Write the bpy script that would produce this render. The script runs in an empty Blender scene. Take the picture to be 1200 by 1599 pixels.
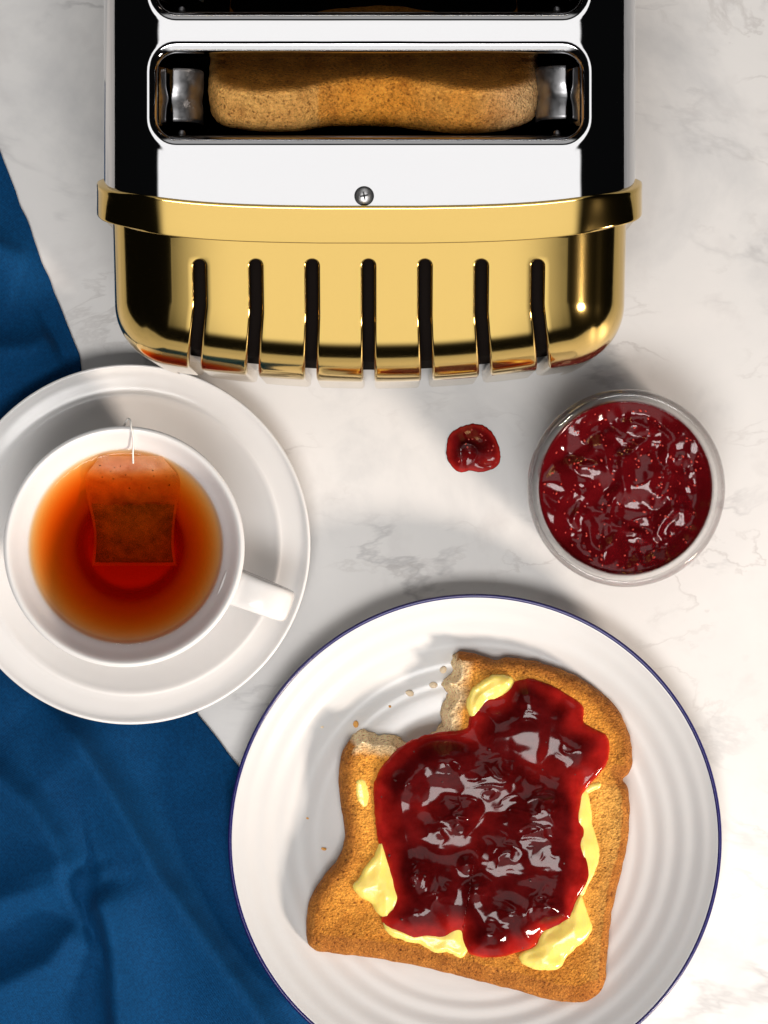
import bpy, bmesh, math, random
import numpy as np
from mathutils import Vector, Matrix, noise
R = math.radians
random.seed(7)
sc = bpy.context.scene
col = sc.collection

# ------------------------------------------------------------------ camera
HC = 1.8                    # camera height above the table
PX = 0.26e-3                # metres on the table for one pixel of the 1200x1599 photograph
cam_d = bpy.data.cameras.new('camera'); cam = bpy.data.objects.new('camera', cam_d); col.objects.link(cam)
cam.location = (0, 0, HC); cam.rotation_euler = (0, 0, 0)
cam_d.sensor_fit = 'VERTICAL'; cam_d.sensor_height = 36.0
cam_d.lens = 36.0 * HC / (1599 * PX)
cam_d.clip_start = 0.1; cam_d.clip_end = 20
sc.camera = cam

# ------------------------------------------------------------------ light
w = bpy.data.worlds.new('World'); sc.world = w; w.use_nodes = True
bg = w.node_tree.nodes['Background']
bg.inputs['Color'].default_value = (0.9, 0.95, 1.0, 1); bg.inputs['Strength'].default_value = 0.004

def area(name, loc, target, sx, sy, power, color, fx=.2, fy=.12):
    d = bpy.data.lights.new(name, 'AREA'); d.shape = 'RECTANGLE'; d.size = sx; d.size_y = sy
    d.energy = power; d.color = color
    o = bpy.data.objects.new(name, d); col.objects.link(o); o.location = loc
    # a real softbox is brightest in the middle and fades towards its edges
    d.use_nodes = True; t = d.node_tree; em = t.nodes['Emission']
    g = t.nodes.new('ShaderNodeNewGeometry'); sx_ = t.nodes.new('ShaderNodeSeparateXYZ'); t.links.new(g.outputs['Parametric'], sx_.inputs[0])
    fac = []
    for k, edge in ((0, fx), (1, fy)):
        a = t.nodes.new('ShaderNodeMath'); a.operation = 'SUBTRACT'; t.links.new(sx_.outputs[k], a.inputs[0]); a.inputs[1].default_value = .5
        b = t.nodes.new('ShaderNodeMath'); b.operation = 'ABSOLUTE'; t.links.new(a.outputs[0], b.inputs[0])
        m = t.nodes.new('ShaderNodeMapRange'); m.interpolation_type = 'SMOOTHSTEP'; t.links.new(b.outputs[0], m.inputs[0])
        m.inputs[1].default_value = .5-edge; m.inputs[2].default_value = .5; m.inputs[3].default_value = 1; m.inputs[4].default_value = .04
        fac.append(m.outputs[0])
    mu = t.nodes.new('ShaderNodeMath'); mu.operation = 'MULTIPLY'; t.links.new(fac[0], mu.inputs[0]); t.links.new(fac[1], mu.inputs[1]); t.links.new(mu.outputs[0], em.inputs['Strength'])
    v = Vector(target) - Vector(loc)
    o.rotation_euler = v.to_track_quat('-Z', 'Y').to_euler()
    return o
area('overhead_softbox', (-0.01, -0.84, 2.4), (-0.01, -0.84, 0), 1.05, 0.72, 46, (1.0, 0.975, 0.95), .12, .12)
area('rear_softbox', (-0.01, 0.68, 2.4), (-0.01, 0.68, 0), 1.62, 1.1, 8.6, (1.0, 0.985, 0.97), .14, .1)
area('front_scrim', (-0.01, -1.70, 1.31), (-0.01, 0.06, 0.17), 1.9, 2.35, 18.5, (1.0, 0.985, 0.965), .34, .16)
area('added_back_panel', (-0.01, 1.95, 1.15), (-0.01, 0.15, 0.15), 1.6, 1.7, 4.6, (1.0, 0.985, 0.97), .25, .2)  # added unseen panel, gives the slot lips a grey gradient
kd = bpy.data.lights.new('key_lamp', 'SPOT'); kd.energy = 300; kd.color = (1.0, 0.86, 0.74)
kd.shadow_soft_size = 0.21; kd.spot_size = R(17); kd.spot_blend = 0.9
key = bpy.data.objects.new('key_lamp', kd); col.objects.link(key)
KT = Vector((0.035, -0.07, 0.0)); KA, KE, KD = R(-43), R(24), 2.4
key.location = KT + Vector((math.cos(KA)*math.cos(KE), math.sin(KA)*math.cos(KE), math.sin(KE))) * KD
key.rotation_euler = (KT - key.location).to_track_quat('-Z', 'Y').to_euler()

sc.view_settings.view_transform = 'Standard'
sc.view_settings.look = 'None'
sc.view_settings.exposure = 0.13
sc.view_settings.gamma = 1.0
sc.view_settings.use_curve_mapping = False
sc.render.engine = 'CYCLES'
sc.cycles.use_denoising = True
sc.cycles.max_bounces = 14; sc.cycles.transparent_max_bounces = 24
sc.cycles.glossy_bounces = 6; sc.cycles.transmission_bounces = 12
sc.cycles.sample_clamp_indirect = 6.0
sc.cycles.caustics_reflective = False

# ------------------------------------------------------------------ helpers
def P(px, py, z=0.0):
    """a point of the photograph taken back to its real place at height z"""
    k = PX * (HC - z) / HC
    return Vector(((px - 600) * k, (799.5 - py) * k, z))
def K(z): return PX * (HC - z) / HC
def fbm(v, s, o=4, seed=0.0):
    return noise.fractal(Vector((v[0]*s + seed, v[1]*s - seed*1.7, v[2]*s + seed*.37)), 1.0, 2.0, o)
def nz(x, y, s, seed=0.0):
    return noise.noise(Vector((x*s + seed, y*s + seed*.61, seed*1.3)))

def link(name, me, mat=None, parent=None, smooth=True):
    if mat is not None: me.materials.append(mat)
    if smooth: me.polygons.foreach_set('use_smooth', [True]*len(me.polygons))
    o = bpy.data.objects.new(name, me); col.objects.link(o)
    if parent is not None: o.parent = parent
    return o
def mesh(name, verts, faces, mat=None, parent=None, smooth=True):
    me = bpy.data.meshes.new(name); me.from_pydata([tuple(v) for v in verts], [], faces); me.validate(); me.update()
    return link(name, me, mat, parent, smooth)
def tag(o, label, cat=None, group=None, kind=None):
    if label: o['label'] = label
    if cat: o['category'] = cat
    if group: o['group'] = group
    if kind: o['kind'] = kind
    return o
def empty(name, loc, label, cat, group=None):
    o = bpy.data.objects.new(name, None); col.objects.link(o); o.location = loc; o.empty_display_size = .02
    return tag(o, label, cat, group)
def local(o, verts): return [Vector(v) - o.location for v in verts]

def lathe(prof, n=128, closed=False):
    vs, fs = [], []
    m = len(prof)
    for i in range(n):
        a = 2*math.pi*i/n
        for r, z in prof: vs.append(Vector((r*math.cos(a), r*math.sin(a), z)))
    mm = m if closed else m-1
    for i in range(n):
        j = (i+1) % n
        for k in range(mm):
            l = (k+1) % m
            fs.append((i*m+k, j*m+k, j*m+l, i*m+l))
    return vs, fs
def spline(pts, per=6, closed=False):
    """Catmull-Rom through points of any dimension"""
    pts = [Vector(p).to_3d() if len(p) == 2 else Vector(p) for p in pts]; n = len(pts); out = []
    seg = n if closed else n-1
    for i in range(seg):
        if closed: a, b, c, d = pts[(i-1) % n], pts[i], pts[(i+1) % n], pts[(i+2) % n]
        else: a, b, c, d = pts[max(i-1, 0)], pts[i], pts[i+1], pts[min(i+2, n-1)]
        for k in range(per):
            t = k/per
            out.append(.5*((2*b) + (c-a)*t + (2*a-5*b+4*c-d)*t*t + (3*b-a-3*c+d)*t**3))
    if not closed: out.append(pts[-1].copy())
    return out
def resample(pts, n, closed=True):
    q = list(pts) + ([pts[0]] if closed else [])
    L = [0.0]
    for a, b in zip(q, q[1:]): L.append(L[-1] + (b-a).length)
    out, j = [], 0
    for i in range(n):
        s = L[-1]*i/(n if closed else n-1)
        while j < len(L)-2 and L[j+1] < s: j += 1
        t = (s-L[j])/max(L[j+1]-L[j], 1e-9); out.append(q[j].lerp(q[j+1], min(max(t, 0), 1)))
    return out
def tube(path, rad, n=8, cap=True):
    vs, fs = [], []
    path = [Vector(p) for p in path]
    up = Vector((0.13, 0.2, 1)).normalized()
    for i, p in enumerate(path):
        t = (path[min(i+1, len(path)-1)] - path[max(i-1, 0)]).normalized()
        a = t.cross(up)
        if a.length < 1e-4: a = t.cross(Vector((1, 0, 0)))
        a.normalize(); b = t.cross(a)
        r = rad(i/(len(path)-1)) if callable(rad) else rad
        for k in range(n):
            ang = 2*math.pi*k/n; vs.append(p + a*r*math.cos(ang) + b*r*math.sin(ang))
    for i in range(len(path)-1):
        for k in range(n):
            l = (k+1) % n; fs.append((i*n+k, i*n+l, (i+1)*n+l, (i+1)*n+k))
    if cap: fs.append(tuple(range(n-1, -1, -1))); fs.append(tuple(range((len(path)-1)*n, len(path)*n)))
    return vs, fs
def grid_faces(nu, nv, off=0):
    return [(off+i*nv+j, off+(i+1)*nv+j, off+(i+1)*nv+j+1, off+i*nv+j+1) for i in range(nu-1) for j in range(nv-1)]
def box(x0, x1, y0, y1, z0, z1):
    v = [Vector((x, y, z)) for x in (x0, x1) for y in (y0, y1) for z in (z0, z1)]
    return v, [(0,1,3,2), (4,6,7,5), (0,4,5,1), (2,3,7,6), (0,2,6,4), (1,5,7,3)]
def seg_dist(p, poly):
    """distance from p to a closed polyline in the plane"""
    best = 1e9; n = len(poly); x, y = p[0], p[1]
    for i in range(n):
        a = poly[i]; b = poly[(i+1) % n]
        dx, dy = b[0]-a[0], b[1]-a[1]; l2 = dx*dx+dy*dy
        t = 0 if l2 == 0 else max(0, min(1, ((x-a[0])*dx+(y-a[1])*dy)/l2))
        ex, ey = x-a[0]-t*dx, y-a[1]-t*dy; d = ex*ex+ey*ey
        if d < best: best = d
    return math.sqrt(best)
def seg_dist_many(pts, poly):
    P_ = np.array([(p[0], p[1]) for p in pts]); A = np.array([(p[0], p[1]) for p in poly]); B = np.roll(A, -1, 0); D = B-A
    l2 = np.maximum((D*D).sum(1), 1e-18); out = np.empty(len(P_))
    for i in range(0, len(P_), 4000):
        q = P_[i:i+4000, None, :]-A[None]; t = np.clip((q*D).sum(2)/l2, 0, 1); e = q-t[..., None]*D
        out[i:i+4000] = np.sqrt((e*e).sum(2).min(1))
    return out.tolist()
def sstep(a, b, x):
    t = max(0, min(1, (x-a)/(b-a))); return t*t*(3-2*t)

# ------------------------------------------------------------------ materials
class NT:
    def __init__(s, name):
        s.m = bpy.data.materials.new(name); s.m.use_nodes = True; s.t = s.m.node_tree; s.t.nodes.clear()
        s.out = s.n('ShaderNodeOutputMaterial')
    def n(s, typ, **kw):
        nd = s.t.nodes.new(typ)
        for k, v in kw.items():
            if hasattr(nd, k) and k not in nd.inputs: setattr(nd, k, v)
            else: nd.inputs[k].default_value = v
        return nd
    def l(s, a, b): s.t.links.new(a, b)
    def bsdf(s, **kw):
        b = s.n('ShaderNodeBsdfPrincipled')
        for k, v in kw.items(): b.inputs[k.replace('_', ' ')].default_value = v
        s.l(b.outputs[0], s.out.inputs['Surface']); return b
    def coord(s, scale=1.0):
        c = s.n('ShaderNodeTexCoord'); return c.outputs['Object']
    def noise(s, scale, detail=4, rough=.55, dist=0.0, vec=None):
        t = s.n('ShaderNodeTexNoise'); t.inputs['Scale'].default_value = scale; t.inputs['Detail'].default_value = detail
        t.inputs['Roughness'].default_value = rough; t.inputs['Distortion'].default_value = dist
        s.l(vec or s.coord(), t.inputs['Vector']); return t
    def ramp(s, fac, stops, interp='LINEAR'):
        r = s.n('ShaderNodeValToRGB'); e = r.color_ramp; e.interpolation = interp
        while len(e.elements) < len(stops): e.elements.new(0.5)
        for el, (p, c) in zip(e.elements, stops): el.position = p; el.color = c if len(c) == 4 else (*c, 1)
        s.l(fac, r.inputs[0]); return r.outputs[0]
    def mix(s, a, b, fac, mode='MIX'):
        m = s.n('ShaderNodeMix', data_type='RGBA', blend_type=mode)
        for sock, v in ((m.inputs[0], fac), (m.inputs[6], a), (m.inputs[7], b)):
            if hasattr(v, 'is_output'): s.l(v, sock)
            else: sock.default_value = v if isinstance(v, float) else ((*v, 1) if len(v) == 3 else v)
        return m.outputs[2]
    def bump(s, height, strength, dist, b=None, normal=None):
        u = s.n('ShaderNodeBump'); u.inputs['Strength'].default_value = strength; u.inputs['Distance'].default_value = dist
        s.l(height, u.inputs['Height'])
        if normal: s.l(normal, u.inputs['Normal'])
        if b: s.l(u.outputs[0], b.inputs['Normal'])
        return u.outputs[0]

def m_marble():
    t = NT('marble'); b = t.bsdf(Roughness=.34); b.inputs['Specular IOR Level'].default_value = .35
    big = t.noise(9, 6, .62, .5)
    base = t.ramp(big.outputs[0], [(.30, (.58, .575, .575)), (.46, (.74, .725, .71)), (.72, (.80, .775, .755))])
    # veins: thin lines where a warped noise crosses its middle
    wv = t.noise(7, 5, .65, 1.5)
    def vein(scale, width, seed, lo):
        mp = t.n('ShaderNodeMapping'); mp.inputs['Location'].default_value = (seed, seed*.7, 0); mp.inputs['Rotation'].default_value = (0, 0, .6)
        mp.inputs['Scale'].default_value = (1, 1.9, 1)
        t.l(t.coord(), mp.inputs[0])
        nn = t.noise(scale, 6, .58, .4, mp.outputs[0])
        s1 = t.n('ShaderNodeMath', operation='SUBTRACT'); t.l(nn.outputs[0], s1.inputs[0]); s1.inputs[1].default_value = .5
        s2 = t.n('ShaderNodeMath', operation='ABSOLUTE'); t.l(s1.outputs[0], s2.inputs[0])
        return t.ramp(s2.outputs[0], [(0, (1, 1, 1)), (width, (0, 0, 0))])
    v1 = vein(8, .020, 2.31, 0); v2 = vein(17, .020, 5.7, 0)
    gate = t.ramp(t.noise(13, 3, .5, 0).outputs[0], [(.47, (0, 0, 0)), (.62, (1, 1, 1))])
    gate2 = t.ramp(t.noise(22, 3, .5, 0).outputs[0], [(.50, (0, 0, 0)), (.66, (1, 1, 1))])
    f1 = t.mix((0, 0, 0), v1, gate); f2 = t.mix((0, 0, 0), v2, gate2)
    c1 = t.mix(base, (.33, .32, .325), t.mix((0, 0, 0), (.5, .5, .5), f1))
    c2 = t.mix(c1, (.45, .42, .40), t.mix((0, 0, 0), (.45, .45, .45), f2))
    blot = t.ramp(t.noise(34, 4, .6, .3).outputs[0], [(.57, (0, 0, 0)), (.78, (.40, .40, .40))])
    c3 = t.mix(c2, (.52, .49, .48), blot)
    t.l(c3, b.inputs['Base Color'])
    t.bump(t.noise(60, 4).outputs[0], .03, .001, b)
    return t.m
def m_metal(name, colr, rough, wob=.02, scr=.0, wscale=28):
    t = NT(name); b = t.bsdf(Metallic=1.0, Roughness=rough); b.inputs['Base Color'].default_value = (*colr, 1)
    n1 = t.noise(wscale, 2, .4)
    t.bump(n1.outputs[0], wob, .004, b)
    if scr:
        n2 = t.noise(220, 5, .7); r = t.ramp(n2.outputs[0], [(.35, (rough*.8,)*3), (.8, (rough*1.6+.01,)*3)]); t.l(r, b.inputs['Roughness'])
    return t.m
def m_plain(name, colr, rough=.5, spec=.5, bump=None, **kw):
    t = NT(name); b = t.bsdf(Roughness=rough); b.inputs['Base Color'].default_value = (*colr, 1)
    b.inputs['Specular IOR Level'].default_value = spec
    for k, v in kw.items(): b.inputs[k.replace('_', ' ')].default_value = v
    if bump: t.bump(t.noise(bump[0], 4).outputs[0], bump[1], bump[2], b)
    return t.m
def m_ceramic(name, colr, rough=.16, coat=.2):
    t = NT(name); b = t.bsdf(Roughness=rough); b.inputs['Specular IOR Level'].default_value = .42
    n1 = t.noise(40, 5, .6)
    c = t.ramp(n1.outputs[0], [(.3, tuple(x*.97 for x in colr)), (.7, colr)]); t.l(c, b.inputs['Base Color'])
    t.bump(t.noise(70, 2).outputs[0], .025, .001, b)
    b.inputs['Subsurface Weight'].default_value = .06; b.inputs['Subsurface Radius'].default_value = (.004, .003, .0025); b.inputs['Subsurface Scale'].default_value = 1
    return t.m
def m_cloth():
    t = NT('blue_linen'); b = t.bsdf(Roughness=.82); b.inputs['Specular IOR Level'].default_value = .12
    n1 = t.noise(30, 5, .6)
    mp = t.n('ShaderNodeMapping'); mp.inputs['Rotation'].default_value = (0, 0, R(24)); t.l(t.coord(), mp.inputs[0])
    w1 = t.n('ShaderNodeTexWave', wave_type='BANDS', bands_direction='X'); w1.inputs['Scale'].default_value = 520; w1.inputs['Distortion'].default_value = 1.4; w1.inputs['Detail'].default_value = 2
    w2 = t.n('ShaderNodeTexWave', wave_type='BANDS', bands_direction='Y'); w2.inputs['Scale'].default_value = 520; w2.inputs['Distortion'].default_value = 1.4; w2.inputs['Detail'].default_value = 2
    t.l(mp.outputs[0], w1.inputs[0]); t.l(mp.outputs[0], w2.inputs[0])
    wv = t.mix(w1.outputs[0], w2.outputs[0], .5)
    base = t.ramp(n1.outputs[0], [(.3, (.0006, .031, .104)), (.7, (.0009, .044, .138))])
    c = t.mix(base, (.002, .078, .222), t.mix((0, 0, 0), (.5, .5, .5), wv))
    sl = t.ramp(t.noise(900, 3, .6).outputs[0], [(.35, (.75, .75, .75)), (.7, (1.15, 1.15, 1.15))])
    c = t.mix(c, sl, 1.0, 'MULTIPLY'); t.l(c, b.inputs['Base Color'])
    b.inputs['Sheen Weight'].default_value = .02; b.inputs['Sheen Roughness'].default_value = .4; b.inputs['Sheen Tint'].default_value = (.3, .55, .9, 1)
    t.bump(wv, .35, .0004, b)
    return t.m
def m_toast(name='toasted_bread', attr=True, tone=1.0):
    t = NT(name); b = t.bsdf(Roughness=.78); b.inputs['Specular IOR Level'].default_value = .22
    a = t.n('ShaderNodeVertexColor'); a.layer_name = 'tone'
    fine = t.noise(900, 4, .75, .3); mid = t.noise(110, 5, .7)
    f = t.ramp(fine.outputs[0], [(.34, (.22, .13, .07)), (.43, (.84, .80, .75)), (.56, (1.08, 1.05, 1.0)), (.67, (1.6, 1.6, 1.6))])
    g = t.ramp(mid.outputs[0], [(.3, (.66, .56, .45)), (.5, (1, 1, 1)), (.7, (1.3, 1.3, 1.3))])
    c = t.mix(a.outputs[0], f, .85, 'MULTIPLY'); c = t.mix(c, g, .8, 'MULTIPLY')
    pv = t.n('ShaderNodeTexVoronoi'); pv.inputs['Scale'].default_value = 330; pv.inputs['Randomness'].default_value = 1; t.l(t.coord(), pv.inputs['Vector'])
    pr = t.ramp(pv.outputs['Distance'], [(.10, (.38, .28, .2)), (.24, (1, 1, 1))]); c = t.mix(c, pr, .8, 'MULTIPLY'); t.l(c, b.inputs['Base Color'])
    vo = t.n('ShaderNodeTexVoronoi'); vo.inputs['Scale'].default_value = 1200; t.l(t.coord(), vo.inputs['Vector'])
    hh = t.mix(fine.outputs[0], vo.outputs['Distance'], .4)
    t.bump(hh, 1.0, .0013, b)
    b.inputs['Subsurface Weight'].default_value = .08; b.inputs['Subsurface Radius'].default_value = (.003, .0012, .0005); b.inputs['Subsurface Scale'].default_value = 1
    return t.m
def m_gel(name, glosscol, body, bodyw, sig, dens, ior=1.4, rough=.06, gloss=1.0, bumpa=None, sss=None):
    """clear gel or liquid: Fresnel gloss over a see-through body that absorbs light by depth"""
    t = NT(name)
    tr = t.n('ShaderNodeBsdfTransparent'); gl = t.n('ShaderNodeBsdfGlossy'); gl.inputs['Roughness'].default_value = rough
    gl.inputs['Color'].default_value = (*glosscol, 1)
    fr = t.n('ShaderNodeFresnel'); fr.inputs['IOR'].default_value = ior
    mx = t.n('ShaderNodeMixShader')
    base = tr.outputs[0]
    if bodyw > 0:
        di = t.n('ShaderNodeBsdfPrincipled'); di.inputs['Base Color'].default_value = (*body, 1); di.inputs['Roughness'].default_value = .5
        di.inputs['Specular IOR Level'].default_value = 0
        if sss:
            di.inputs['Subsurface Weight'].default_value = 1; di.inputs['Subsurface Radius'].default_value = sss; di.inputs['Subsurface Scale'].default_value = 1
        m2 = t.n('ShaderNodeMixShader'); m2.inputs[0].default_value = bodyw
        t.l(base, m2.inputs[1]); t.l(di.outputs[0], m2.inputs[2]); base = m2.outputs[0]
    mu = t.n('ShaderNodeMath', operation='MULTIPLY'); t.l(fr.outputs[0], mu.inputs[0]); mu.inputs[1].default_value = gloss
    geo = t.n('ShaderNodeNewGeometry'); inv = t.n('ShaderNodeMath', operation='SUBTRACT'); inv.inputs[0].default_value = 1; t.l(geo.outputs['Backfacing'], inv.inputs[1])
    mu2 = t.n('ShaderNodeMath', operation='MULTIPLY'); t.l(mu.outputs[0], mu2.inputs[0]); t.l(inv.outputs[0], mu2.inputs[1])
    t.l(mu2.outputs[0], mx.inputs[0]); t.l(base, mx.inputs[1]); t.l(gl.outputs[0], mx.inputs[2])
    t.l(mx.outputs[0], t.out.inputs['Surface'])
    va = t.n('ShaderNodeVolumeAbsorption'); va.inputs['Color'].default_value = (*sig, 1); va.inputs['Density'].default_value = dens
    t.l(va.outputs[0], t.out.inputs['Volume'])
    if bumpa:
        bn = t.bump(t.noise(bumpa[0], 3, .5, .5).outputs[0], bumpa[1], bumpa[2]); t.l(bn, gl.inputs['Normal']); t.l(bn, fr.inputs['Normal'])
    return t.m
def m_jam():
    t = NT('raspberry_jam'); b = t.bsdf(Roughness=.08); b.inputs['IOR'].default_value = 1.42; b.inputs['Specular IOR Level'].default_value = .22
    a = t.n('ShaderNodeVertexColor'); a.layer_name = 'tone'
    g = t.ramp(t.noise(130, 4, .6).outputs[0], [(.35, (.6, .5, .5)), (.65, (1.25, 1.3, 1.3))])
    t.l(t.mix(a.outputs[0], g, .8, 'MULTIPLY'), b.inputs['Base Color'])
    b.inputs['Subsurface Weight'].default_value = .35; b.inputs['Subsurface Radius'].default_value = (.004, .0006, .0004); b.inputs['Subsurface Scale'].default_value = 1
    return t.m
def m_glass():
    t = NT('clear_glass'); g = t.n('ShaderNodeBsdfGlass'); g.inputs['IOR'].default_value = 1.48; g.inputs['Roughness'].default_value = 0.0
    tr = t.n('ShaderNodeBsdfTransparent'); tr.inputs['Color'].default_value = (.985, .985, .98, 1)
    gl = t.n('ShaderNodeBsdfGlossy'); gl.inputs['Roughness'].default_value = .02
    fr = t.n('ShaderNodeFresnel'); fr.inputs['IOR'].default_value = 1.48
    m = t.n('ShaderNodeMixShader'); geo = t.n('ShaderNodeNewGeometry'); inv = t.n('ShaderNodeMath', operation='SUBTRACT'); inv.inputs[0].default_value = 1; t.l(geo.outputs['Backfacing'], inv.inputs[1])
    mu = t.n('ShaderNodeMath', operation='MULTIPLY'); t.l(fr.outputs[0], mu.inputs[0]); t.l(inv.outputs[0], mu.inputs[1])
    t.l(mu.outputs[0], m.inputs[0]); t.l(tr.outputs[0], m.inputs[1]); t.l(gl.outputs[0], m.inputs[2])
    m2 = t.n('ShaderNodeMixShader'); m2.inputs[0].default_value = .34; t.l(m.outputs[0], m2.inputs[1]); t.l(g.outputs[0], m2.inputs[2])
    t.l(m2.outputs[0], t.out.inputs['Surface']); return t.m
def m_paper():
    t = NT('teabag_paper'); d = t.n('ShaderNodeBsdfDiffuse'); d.inputs['Color'].default_value = (.74, .42, .26, 1)
    tl = t.n('ShaderNodeBsdfTranslucent'); tl.inputs['Color'].default_value = (.75, .42, .25, 1); tp = t.n('ShaderNodeBsdfTransparent')
    m1 = t.n('ShaderNodeMixShader'); m1.inputs[0].default_value = .3; t.l(d.outputs[0], m1.inputs[1]); t.l(tl.outputs[0], m1.inputs[2])
    m2 = t.n('ShaderNodeMixShader'); nn = t.noise(160, 4); r = t.ramp(nn.outputs[0], [(.3, (.55,)*3), (.7, (.88,)*3)]); t.l(r, m2.inputs[0])
    t.l(m1.outputs[0], m2.inputs[1]); t.l(tp.outputs[0], m2.inputs[2]); t.l(m2.outputs[0], t.out.inputs['Surface'])
    bn = t.bump(t.noise(300, 4).outputs[0], .5, .0006); t.l(bn, d.inputs['Normal'])
    return t.m
def m_leaves():
    t = NT('tea_leaf'); b = t.bsdf(Roughness=.7)
    vo = t.n('ShaderNodeTexVoronoi'); vo.inputs['Scale'].default_value = 900; t.l(t.coord(), vo.inputs['Vector'])
    c = t.ramp(vo.outputs['Color'], [(.2, (.008, .003, .002)), (.6, (.025, .011, .006)), (.95, (.12, .06, .03))]); t.l(c, b.inputs['Base Color'])
    t.bump(vo.outputs['Distance'], 1, .0012, b); return t.m

M = dict(
    marble=m_marble(),
    chrome=m_metal('polished_chrome', (.54, .54, .55), .05, .05, 0, 34),
    gold=m_metal('polished_gold', (.61, .42, .132), .10, .02, 0, 26),
    steel=m_metal('dull_steel', (.34, .34, .35), .38, .25, .1, 60),
    screw=m_metal('screw_steel', (.85, .85, .86), .42, .1, .1, 90),
    wire=m_metal('dark_wire', (.22, .19, .17), .35, .0),
    shade_black=m_plain('inner_shade_black', (.010, .007, .006), .9, .05),  # near-black paints in the unlit inside; base and feet share it
    mica=m_plain('dark_mica', (.03, .017, .012), .3, .5, (60, .5, .003)),
    shade_dark=m_plain('screw_shade', (.03, .03, .032), .4),  # dark tone that paints shade onto the screw
    ceramic=m_ceramic('white_porcelain', (.75, .735, .725)),
    enamel=m_ceramic('white_enamel', (.65, .645, .64), .22),
    navy=m_plain('navy_enamel', (.014, .012, .105), .22, .5, (200, .1, .0005)),
    cloth=m_cloth(), toast=m_toast(),
    butter=m_plain('soft_butter', (.98, .71, .17), .24, .5, (90, .25, .002), Subsurface_Weight=.55, Subsurface_Radius=(.004, .0028, .0008), Subsurface_Scale=1.0),
    jam=m_jam(),
    jarjam=m_gel('raspberry_jam_in_jar', (1, .95, .96), (.11, .003, .005), .75, (.8, .02, .03), 300, 1.42, .085, .65),
    seed=m_plain('raspberry_seed', (.48, .045, .03), .25, .5), darkseed=m_plain('dark_seed', (.05, .006, .006), .4, .5),
    tea=m_gel('brewed_tea', (1, 1, 1), (0, 0, 0), 0, (.942, .63, .0), 172, 1.25, .02, .7),
    glass=m_glass(), paper=m_paper(), leaves=m_leaves(),
    thread=m_plain('white_thread', (.82, .8, .76), .8, .2),
    crumb=m_plain('bread_crumb', (.72, .36, .10), .85, .2, (600, .8, .001)),
    palecrumb=m_plain('pale_bread_crumb', (.86, .70, .50), .85, .2, (600, .8, .001)),
)

# ------------------------------------------------------------------ the table
v, f = box(-.6, .6, -.7, .8, -.03, 0)
tag(mesh('marble_tabletop', v, f, M['marble'], smooth=False), 'white marble tabletop with soft grey veins under the whole breakfast', kind='structure')

# ------------------------------------------------------------------ napkin
EDGE = [(100, -70), (235, -1), (400, 62), (480, 93), (555, 124), (585, 127), (700, 172), (900, 245), (1118, 310), (1195, 372), (1300, 420), (1450, 500), (1599, 565), (1760, 640)]
def edge_x(py):
    for (a, xa), (b, xb) in zip(EDGE, EDGE[1:]):
        if py <= b: return xa + (xb-xa)*(py-a)/(b-a)
    return EDGE[-1][1]
# folds: polyline of a crest in photo pixels, height (mm), width on the left side, width on the right side (px)
FOLDS = [
    ([(60, 1090), (130, 1165), (180, 1242), (208, 1292), (258, 1375), (312, 1450), (395, 1565), (470, 1690)], 11.0, 120, 34),
    ([(-150, 1120), (0, 1212), (45, 1250), (88, 1308), (112, 1370)], 9.0, 120, 36),
    ([(160, 1375), (178, 1450), (185, 1530), (192, 1690)], 9.0, 24, 60),
    ([(-150, 1440), (0, 1404), (60, 1386), (112, 1368)], 6.0, 55, 30),
    ([(-150, 1560), (0, 1540), (80, 1500), (128, 1440)], 8.0, 70, 46),
    ([(345, 1200), (375, 1330), (420, 1450), (480, 1600)], 4.0, 80, 50),
    ([(-150, 545), (-20, 552), (50, 548), (84, 530)], 8.0, 55, 44),
    ([(-150, 350), (-60, 372), (10, 392), (44, 400)], 6.0, 80, 40),
]
FOLDC = [([Vector((a, b)) for a, b in pl], h, wl, wr) for pl, h, wl, wr in FOLDS]
SAU = P(204, 850, .020); PLT = P(742, 1313, .022)
def cloth_h(px, py):
    z = 0.0
    for pl, h, wl, wr in FOLDC:
        best = None
        for i in range(len(pl)-1):
            a, b = pl[i], pl[i+1]; d = b-a; l2 = d.length_squared
            t = ((px-a.x)*d.x + (py-a.y)*d.y)/l2; tc = max(0, min(1, t))
            ex, ey = px-a.x-tc*d.x, py-a.y-tc*d.y; dd = math.hypot(ex, ey)
            side = d.x*ey - d.y*ex      # >0 : below or left of the direction of travel (image coordinates)
            ends = 0.0
            if best is None or dd < best[0]: best = (dd, side, (i+tc)/(len(pl)-1))
        dd, side, u = best
        wd = wl if side > 0 else wr
        fade = sstep(-.02, .16, u)*.6+.4
        if u > .9: fade *= 1-.55*(u-.9)/.1
        z = max(z, 0) + 1.75*h*fade*math.exp(-(dd/wd)**1.25*1.35)
    z += 1.1*nz(px, py, .008, 3.1) + .45*nz(px, py, .022, 8.2) + .9
    return z*1e-3
nu, nv = 230, 110
vs = []
for i in range(nu):
    py = 120 + (1740-120)*i/(nu-1); xr = edge_x(py)
    for j in range(nv):
        px = -150 + (xr+150)*(j/(nv-1))
        p = P(px, py, .004)
        z = cloth_h(px, py)
        ed = (xr-px)
        z *= sstep(-10, 70, ed)*.9+.1
        ds = math.hypot(p.x-SAU.x, p.y-SAU.y)
        z *= sstep(.044, .078, ds)*.95 + .05
        dp = math.hypot(p.x-PLT.x, p.y-PLT.y)
        z = min(z, .0005 + .013*sstep(.070, .100, dp) + .03*sstep(.097, .12, dp))
        p.z = .0012 + max(z, 0); p.x += 0.0008*nz(px, py, .03, 1.2)
        vs.append(p)
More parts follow.
